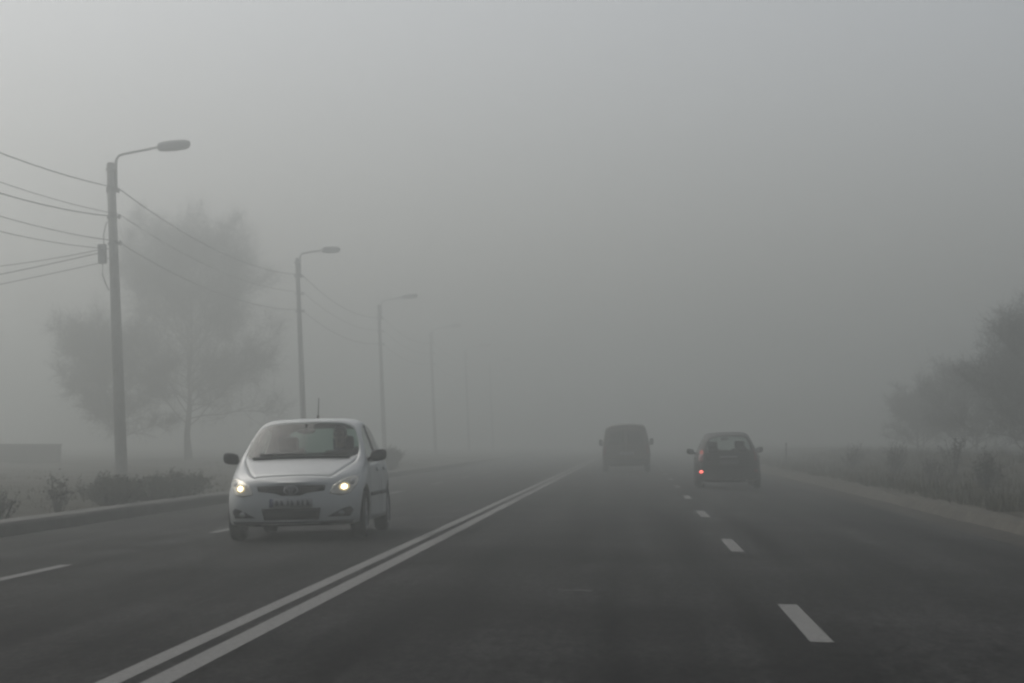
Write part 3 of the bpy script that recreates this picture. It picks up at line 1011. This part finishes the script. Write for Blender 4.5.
def ring_patch(cx, cz, rx, rz, w, off, name, parent, mat):
    n_ = 20
    for h in (0, 1):
        o_ = [(cx + rx * math.cos(PI * k / n_ + PI * h), cz + rz * math.sin(PI * k / n_ + PI * h)) for k in range(n_ + 1)]
        i_ = [(cx + (rx - w) * math.cos(PI * k / n_ + PI * h), cz + (rz - w) * math.sin(PI * k / n_ + PI * h)) for k in range(n_ + 1)]
        project_patch(name, o_ + i_[::-1], 'y', -1, bvh, mat, parent, off, .002, .06)
ring_patch(0, .630, .045, .024, .009, .024, 'emblem_ring', em_, M['dull_chrome'])
ring_patch(0, .606, .022, .040, .008, .026, 'emblem_ring', em_, M['dull_chrome'])
lg = project_patch('lower_grille', [(-.36, .395), (-.33, .255), (.33, .255), (.36, .395)], 'y', -1, bvh, M['plastic'], SIL, .004, .01, .06)
project_patch('bumper_lip', [(-.74, .245), (-.71, .20), (-.3, .19), (.3, .19), (.71, .20), (.74, .245), (.3, .235), (-.3, .235)], 'y', -1, bvh, M['plastic'], SIL, .012, .01, .06)
pl = project_patch('number_plate', [(-.26, .405), (.26, .405), (.26, .515), (-.26, .515)], 'y', -1, bvh, M['plate'], SIL, .022, .01, .06)
project_patch('plate_band', [(-.255, .41), (-.212, .41), (-.212, .51), (-.255, .51)], 'y', -1, bvh, M['plate_blue'], pl, .026, .003, .05)
for k, (cx, wd, hh) in enumerate(((-.165, .042, .062), (-.105, .040, .062), (-.03, .034, .062), (.02, .036, .062), (.095, .042, .062), (.15, .040, .062), (.205, .042, .062))):
    project_patch('plate_character', [(cx - wd * .42, .46 - hh / 2), (cx + wd * .42, .46 - hh / 2), (cx + wd * .42, .46 + hh * .1), (cx + wd * .1, .46 + hh / 2), (cx - wd * .42, .46 + hh / 2)], 'y', -1, bvh, M['plate_ink'], pl, .026, .003, .05)
# wipers, aerial, mirrors
for (x0, x1, e) in ((.55, -.05, .02), (.02, -.52, .02)):
    bm = bmesh.new()
    P = []
    for t in range(7):
        x = x0 + (x1 - x0) * t / 6
        h = bvh.ray_cast(Vector((x, -6, 1.035)), Vector((0, 1, 0)))[0]
        P.append(h + Vector((0, -.015, .005)))
    add_tube(bm, P, .011, 6)
    from_bm('wiper', bm, M['plastic'], SIL)
bm = bmesh.new()
P = []
for t in range(13):
    x = -.60 + 1.2 * t / 12
    h = bvh.ray_cast(Vector((x, -6, 1.0 - .03 * abs(x) ** 2)), Vector((0, 1, 0)))[0]
    P.append(h + Vector((0, -.01, .0)))
add_tube(bm, P, .028, 6)
from_bm('cowl_trim', bm, M['plastic'], SIL, True)
bm = bmesh.new()
add_tube(bm, [(-.03, .85, 1.48), (-.03, .90, 1.53)], .016, 8); add_tube(bm, [(-.03, .90, 1.52), (-.03, 1.0, 1.77)], [.006, .004], 6)
from_bm('aerial', bm, M['plastic'], SIL)
for s in (-1, 1): make_mirror(SIL, s, .83, -.62, 1.0, M['plastic'], .20, .145)
# tail lamps (real, though turned away)
for s in (-1, 1):
    project_patch('tail_lamp', [(s * .66, .72), (s * .80, .74), (s * .78, .98), (s * .70, .96)], 'y', 1, bvh, M['red_lens'], SIL, .006, .01, .04)
SIL.location = (-4.10, 27.15 + 1.85, road_z(-4.10))
SIL.rotation_euler = (0, -math.atan(CAMBER), 0)

# ---------------- driver of the silver car
def make_driver():
    random.seed(3)
    V = []; E = []; RAD = []
    def v(p, r, par=None):
        V.append(p); RAD.append(r)
        if par is not None: E.append((par, len(V) - 1))
        return len(V) - 1
    pel = v((0, 0, .0), (.17, .13))
    sp1 = v((0, .05, .20), (.155, .115), pel)
    ch = v((0, .08, .38), (.175, .12), sp1)
    nk0 = v((0, .07, .50), (.085, .075), ch)
    nk = v((0, .05, .57), (.055, .058), nk0)
    h1 = v((0, .03, .63), (.068, .082), nk)
    h2 = v((0, .03, .71), (.076, .096), h1)
    h3 = v((0, .04, .78), (.066, .082), h2)
    for s in (-1, 1):
        sh = v((s * .18, .07, .46), (.072, .07), ch)
        el = v((s * .26, -.12, .26), (.045, .045), sh)
        wr = v((s * .165, -.33, .36), (.028, .03), el)
        pm = v((s * .155, -.40, .40), (.024, .036), wr)
        for f in range(4):
            a = v((s * (.175 - .012 * f), -.43 + .004 * f, .43 - .02 * f), (.009, .009), pm)
            b = v((s * (.155 - .012 * f), -.455 + .004 * f, .44 - .02 * f), (.008, .008), a)
            v((s * (.135 - .010 * f), -.445 + .004 * f, .43 - .02 * f), (.007, .007), b)
        t1 = v((s * .13, -.40, .425), (.011, .011), pm)
        v((s * .115, -.425, .44), (.009, .009), t1)
        hp = v((s * .10, -.06, -.01), (.10, .10), pel)
        kn = v((s * .15, -.44, .10), (.062, .062), hp)
        an = v((s * .14, -.70, -.24), (.042, .045), kn)
        v((s * .14, -.84, -.27), (.035, .03), an)
    me = bpy.data.meshes.new('person')
    me.from_pydata([Vector(p) for p in V], E, [])
    o = bpy.data.objects.new('person', me)
    COL.objects.link(o)
    md = o.modifiers.new('k', 'SKIN')
    md.use_smooth_shade = True
    if not me.skin_vertices: bpy.context.view_layer.update()
    sv = me.skin_vertices[0].data
    for i, r in enumerate(RAD): sv[i].radius = r; sv[i].use_root = (i == 0)
    o.modifiers.new('s', 'SUBSURF').levels = 1
    em = evaluated(o)
    bpy.data.objects.remove(o)
    em.materials.clear()
    em.materials.append(M['jacket']); em.materials.append(M['skin'])
    for p in em.polygons:
        c = p.center
        p.material_index = 1 if (c.z > .56 or (c.y < -.335 and c.z > .30)) else 0
        p.use_smooth = True
    o = link_mesh('person', em)
    tag(o, 'driver in a dark jacket at the wheel of the silver hatchback', 'person')
    # hair cap, nose and ears
    bm = bmesh.new()
    bmesh.ops.create_uvsphere(bm, u_segments=18, v_segments=12, radius=1, matrix=Matrix.Translation((0, .05, .745)) @ Matrix.Diagonal((.088, .105, .098, 1)))
    bmesh.ops.delete(bm, geom=[f for f in bm.faces if f.calc_center_median().z < .70 - .06 * (f.calc_center_median().y > .08) or (f.calc_center_median().y < -.02 and f.calc_center_median().z < .785)], context='FACES')
    from_bm('hair', bm, M['hair'], o, True)
    bm = bmesh.new()
    add_box(bm, (0, -.065, .685), (.024, .03, .045), .01)
    from_bm('nose', bm, M['skin'], o, True)
    for s in (-1, 1):
        bm = bmesh.new()
        add_box(bm, (s * .078, .04, .695), (.016, .035, .055), .007)
        from_bm('ear', bm, M['skin'], o, True)
        bm = bmesh.new()
        bmesh.ops.create_uvsphere(bm, u_segments=8, v_segments=6, radius=.011, matrix=Matrix.Translation((s * .03, -.056, .715)))
        from_bm('eye', bm, M['hair'], o, True)
    bm = bmesh.new()
    add_box(bm, (0, -.058, .645), (.045, .012, .009), .003)
    from_bm('mouth', bm, M['hair'], o, True)
    return o
drv = make_driver()
drv.matrix_world = Matrix.Translation(SIL.location) @ SIL.rotation_euler.to_matrix().to_4x4() @ Matrix.Translation((.36, .06, .555))

# ---------------- black hatchback, driving away
BLK = empty('hatchback', (0, 0, 0))
tag(BLK, 'dark hatchback driving away with its left red fog lamp lit', 'car', 'cars on the road')
SCB = (1.0, 1.03, .995)
body, doors, tg, bvh = build_hatch(BLK, M['black_paint'], M['glass_dark'], SCB, wheel_r=.295, rim='rim_dark', taper=.11)
for s in (-1, 1):
    lit = (s == 1)    # its left side once it is turned round
    tl = project_patch('tail_lamp', [(s * .665, .73), (s * .79, .75), (s * .765, .97), (s * .70, 1.06), (s * .655, 1.02), (s * .68, .90)], 'y', 1, bvh, M['red_lens'], BLK, .006, .01, .04)
    if lit: project_patch('lit_segment', ell(s * .70, .985, .045, .055, 14), 'y', 1, bvh, M['red_dim'], tl, .012, .004, .03)
    fl = project_patch('fog_lamp', ell(s * .725, .475, .066, .05, 16, 2.6), 'y', 1, bvh, M['red_lens'], BLK, .008, .01, .04)
    if lit: project_patch('lit_bulb', ell(s * .725, .475, .045, .034, 14), 'y', 1, bvh, M['red_lit'], fl, .014, .004, .03)
    make_mirror(BLK, s, .84, -.62, 1.0, M['plastic'], .20, .15)
    project_patch('headlight', [(s * .46, .565), (s * .60, .535), (s * .70, .565), (s * .765, .66), (s * .775, .755), (s * .72, .765), (s * .60, .725), (s * .50, .655)], 'y', -1, bvh, M['reflector'], BLK, .006, .02, .03)
project_patch('grip_strip', [(-.24, .835), (.24, .835), (.22, .875), (-.22, .875)], 'y', 1, bvh, M['dull_chrome'], tg, .02, .01, .05)
pl2 = project_patch('number_plate', [(-.26, .66), (.26, .66), (.26, .77), (-.26, .77)], 'y', 1, bvh, M['plate_ink'], BLK, .012, .01, .05)
project_patch('bumper_strip', [(-.66, .525), (.66, .525), (.66, .565), (-.66, .565)], 'y', 1, bvh, M['plastic'], BLK, .014, .01, .05)
P = []
for t in range(7):
    x = .02 + .40 * t / 6
    h = bvh.ray_cast(Vector((x, 6, 1.03)), Vector((0, -1, 0)))[0]; P.append(h + Vector((0, .012, 0)))
bm = bmesh.new(); add_tube(bm, P, .009, 6); from_bm('wiper', bm, M['plastic'], BLK)
bm = bmesh.new()
add_tube(bm, [(-.45, 1.60, .24), (-.45, 1.90, .23)], .028, 10); from_bm('exhaust_pipe', bm, M['dull_chrome'], BLK)
XB = 2.50
BLK.location = (XB, 60 + 1.9, road_z(XB))
BLK.rotation_euler = (0, math.atan(CAMBER), PI)

# ---------------- brown van, driving away
VAN = [
 S(-2.20, (0,.24),(.55,.24),(.66,.27),(.70,.42),(.70,.66),(.66,.84,-2.17),(.60,.88,-2.16),(.48,.90,-2.16),(.25,.915,-2.17),(0,.92,-2.17)),
 S(-2.12, (0,.22),(.70,.22),(.83,.25),(.86,.42),(.86,.70,-2.08),(.80,.92,-2.02),(.72,.97,-2.02),(.60,.99,-2.04),(.32,1.01,-2.08),(0,1.02,-2.1)),
 S(-1.75, (0,.21),(.76,.21),(.89,.25),(.91,.44),(.91,.76),(.86,1.01,-1.66),(.80,1.06,-1.64),(.72,1.09,-1.66),(.40,1.12,-1.74),(0,1.13,-1.78)),
 S(-1.25, (0,.21),(.78,.21),(.90,.25),(.92,.46),(.92,.80),(.885,1.07),(.775,1.58,-1.06),(.69,1.68,-1.02),(.40,1.75,-1.08),(0,1.775,-1.1)),
 S(-.70, (0,.21),(.78,.21),(.90,.25),(.92,.46),(.92,.80),(.89,1.08),(.775,1.66),(.68,1.775),(.40,1.83),(0,1.845)),
 S(-.55, (0,.21),(.78,.21),(.90,.25),(.92,.46),(.92,.80),(.89,1.08),(.775,1.67),(.68,1.785),(.40,1.835),(0,1.85)),
 S(.80, (0,.21),(.78,.21),(.90,.25),(.92,.46),(.92,.80),(.89,1.08),(.775,1.68),(.68,1.80),(.40,1.85),(0,1.865)),
 S(2.00, (0,.23),(.77,.23),(.89,.27),(.915,.46),(.91,.80),(.885,1.07),(.775,1.68),(.695,1.80),(.41,1.84,2.03),(0,1.85,2.05)),
 S(2.22, (0,.26),(.74,.26),(.865,.30),(.89,.47),(.885,.80,2.23),(.86,1.06,2.21),(.765,1.63,2.14),(.69,1.735,2.13),(.40,1.775,2.14),(0,1.785,2.15)),
 S(2.30, (0,.30),(.66,.30),(.77,.35),(.80,.50),(.80,.82,2.29),(.775,1.05,2.27),(.71,1.53,2.20),(.63,1.63,2.185),(.36,1.655,2.185),(0,1.66,2.19)),
]
def van_tags(i, k, side):
    if k == 0: return 1
    if i >= 0 and k >= 7 and i == 2: return 2
    if k == 5 and i in (2, 3): return 3 + side
    return 0
VR = empty('van', (0, 0, 0))
tag(VR, 'brownish van with rounded roof driving away in the fog by the centre line', 'van')
VCR = [(2, 7, 3, 7, .7), (2, 5, 3, 5, .7), (3, 5, 4, 5, .7), (2, 7, 2, 8, .7), (2, 8, 2, 9, .7), (4, 5, 4, 6, .7)] + [(i, 2, i + 1, 2, .5) for i in range(1, 9)]
em = loft(VAN, van_tags, .05, .03, 5, VCR)
bmv = bmesh.new(); bmv.from_mesh(em); bvh = BVHTree.FromBMesh(bmv); bmv.free()
cut = []
for ya in (-1.45, 1.42):
    for s in (-1, 1):
        bm = bmesh.new()
        bmesh.ops.create_cone(bm, cap_ends=True, segments=32, radius1=.385, radius2=.385, depth=.6, matrix=Matrix.Translation((s * .95, ya, .33)) @ Matrix.Rotation(PI / 2, 4, 'Y'))
        cut.append(from_bm('arch_cutter', bm, M['plastic']))
make_piece('body', split_piece(em, 0, 0), [M['brown_paint'], M['trim']], VR, .02, cut)
make_piece('floor_pan', split_piece(em, 1, 0), [M['plastic'], M['trim']], VR, .01, cut)
make_piece('windscreen', split_piece(em, 2, 0), [M['glass']], VR, 0)
for t in (3, 4): make_piece('side_window', split_piece(em, t, 0), [M['glass']], VR, 0)
for c in cut: bpy.data.objects.remove(c)
for ya in (-1.45, 1.42):
    for s in (-1, 1): make_wheel(VR, s * .80, ya, .325, .20, M['rim_dark'])
for s in (-1, 1):
    d = project_patch('rear_door', [(s * .006, .50), (s * .74, .50), (s * .74, 1.08), (s * .60, 1.62), (s * .006, 1.68)], 'y', 1, bvh, M['brown_paint'], VR, .010, .01, .08)
    project_patch('window', [(s * .07, 1.10), (s * .66, 1.10), (s * .545, 1.55), (s * .07, 1.58)], 'y', 1, bvh, M['glass_black'], d, .015, .005, .08)
    project_patch('hinge', [(s * .70, .70), (s * .76, .70), (s * .76, .77), (s * .70, .77)], 'y', 1, bvh, M['plastic'], d, .022, .008, .08)
    project_patch('tail_lamp', [(s * .765, .68), (s * .85, .68), (s * .825, 1.02), (s * .755, 1.02)], 'y', 1, bvh, M['red_lens'], VR, .012, .01, .05)
    make_mirror(VR, s, .91, -1.25, 1.14, M['plastic'], .16, .26)
    project_patch('mudflap', [(s * .68, .12), (s * .88, .12), (s * .88, .36), (s * .68, .36)], 'y', 1, bvh, M['rubber'], VR, -.35, .01, .1)
    project_patch('side_moulding', [(-1.0, .60), (1.0, .60), (1.0, .65), (-1.0, .65)], 'x', s, bvh, M['plastic'], VR, .010, .01, .1)
    project_patch('headlight', [(s * .52, .66), (s * .78, .66), (s * .80, .84), (s * .55, .82)], 'y', -1, bvh, M['reflector'], VR, .008, .01, .05)
project_patch('door_handle', [(.03, .86), (.20, .86), (.20, .92), (.03, .92)], 'y', 1, bvh, M['plastic'], VR, .024, .01, .08)
project_patch('number_plate', [(-.30, .66), (.22, .66), (.22, .77), (-.30, .77)], 'y', 1, bvh, M['dull_chrome'], VR, .016, .006, .08)
bm = bmesh.new()
add_box(bm, (0, 2.30, .40), (1.68, .16, .20), .05, 3)
from_bm('rear_bumper', bm, M['plastic'], VR, True)
bm = bmesh.new()
add_box(bm, (0, -2.16, .38), (1.60, .18, .24), .06, 3)
from_bm('front_bumper', bm, M['plastic'], VR, True)
for x in (-.42, .42): make_seat(VR, x, -.85)
XV = -.28
VR.location = (XV, 86 + 2.3, road_z(XV))
VR.rotation_euler = (0, math.atan(CAMBER), PI)

# ------------------------------------------------------------------ haze
DENS = 0.0138
bm = bmesh.new()
add_box(bm, (0, 255, 5.9), (520, 720, 14.6))
hz = from_bm('haze', bm, [])
hm, nt, out = new_mat('haze')
pv = nt.nodes.new('ShaderNodeVolumePrincipled')
pv.inputs['Color'].default_value = (.78, .80, .785, 1)
pv.inputs['Density'].default_value = DENS
pv.inputs['Anisotropy'].default_value = .88
nt.links.new(pv.outputs[0], out.inputs['Volume'])
hz.data.materials.append(hm)
tag(hz, kind='stuff')

# ------------------------------------------------------------------ sky, sun
SUN_EL, SUN_AZ = R(48), R(-48)       # azimuth from +Y towards +X
w = bpy.data.worlds.new('World')
scene.world = w
w.use_nodes = True
nt = w.node_tree
nt.nodes.clear()
out = nt.nodes.new('ShaderNodeOutputWorld')
bg = nt.nodes.new('ShaderNodeBackground')
sky = nt.nodes.new('ShaderNodeTexSky')
sky.sky_type = 'NISHITA'
sky.sun_disc = False
sky.sun_elevation = SUN_EL
sky.sun_rotation = SUN_AZ
sky.air_density = 1.0
sky.dust_density = 4.8
sky.ozone_density = 1.0
hs = nt.nodes.new('ShaderNodeHueSaturation')     # overcast: nearly grey
hs.inputs['Saturation'].default_value = .33
nt.links.new(sky.outputs[0], hs.inputs['Color'])
nt.links.new(hs.outputs[0], bg.inputs['Color'])
bg.inputs['Strength'].default_value = .10
nt.links.new(bg.outputs[0], out.inputs['Surface'])
sl = bpy.data.lights.new('sun', 'SUN')
sl.energy = 0.65
sl.angle = R(46)
sl.color = (1, .965, .91)
so = bpy.data.objects.new('sun', sl)
COL.objects.link(so)
dv = Vector((math.sin(SUN_AZ) * math.cos(SUN_EL), math.cos(SUN_AZ) * math.cos(SUN_EL), math.sin(SUN_EL)))
so.rotation_euler = dv.to_track_quat('Z', 'Y').to_euler()
so.location = (0, 0, 40)

# ------------------------------------------------------------------ render settings
scene.view_settings.view_transform = 'Standard'
scene.view_settings.look = 'None'
scene.view_settings.exposure = 0.15
scene.view_settings.gamma = 1.0
scene.view_settings.use_curve_mapping = False
scene.render.engine = 'CYCLES'
c = scene.cycles
c.max_bounces = 8
c.diffuse_bounces = 3
c.glossy_bounces = 3
c.transmission_bounces = 4
c.transparent_max_bounces = 12
c.volume_bounces = 6
c.use_denoising = True
c.pixel_filter_type = 'GAUSSIAN'
c.filter_width = 2.8
c.sample_clamp_indirect = 4
for m in list(bpy.data.materials):
    if m.name.startswith('tag') and m.users == 0: bpy.data.materials.remove(m)
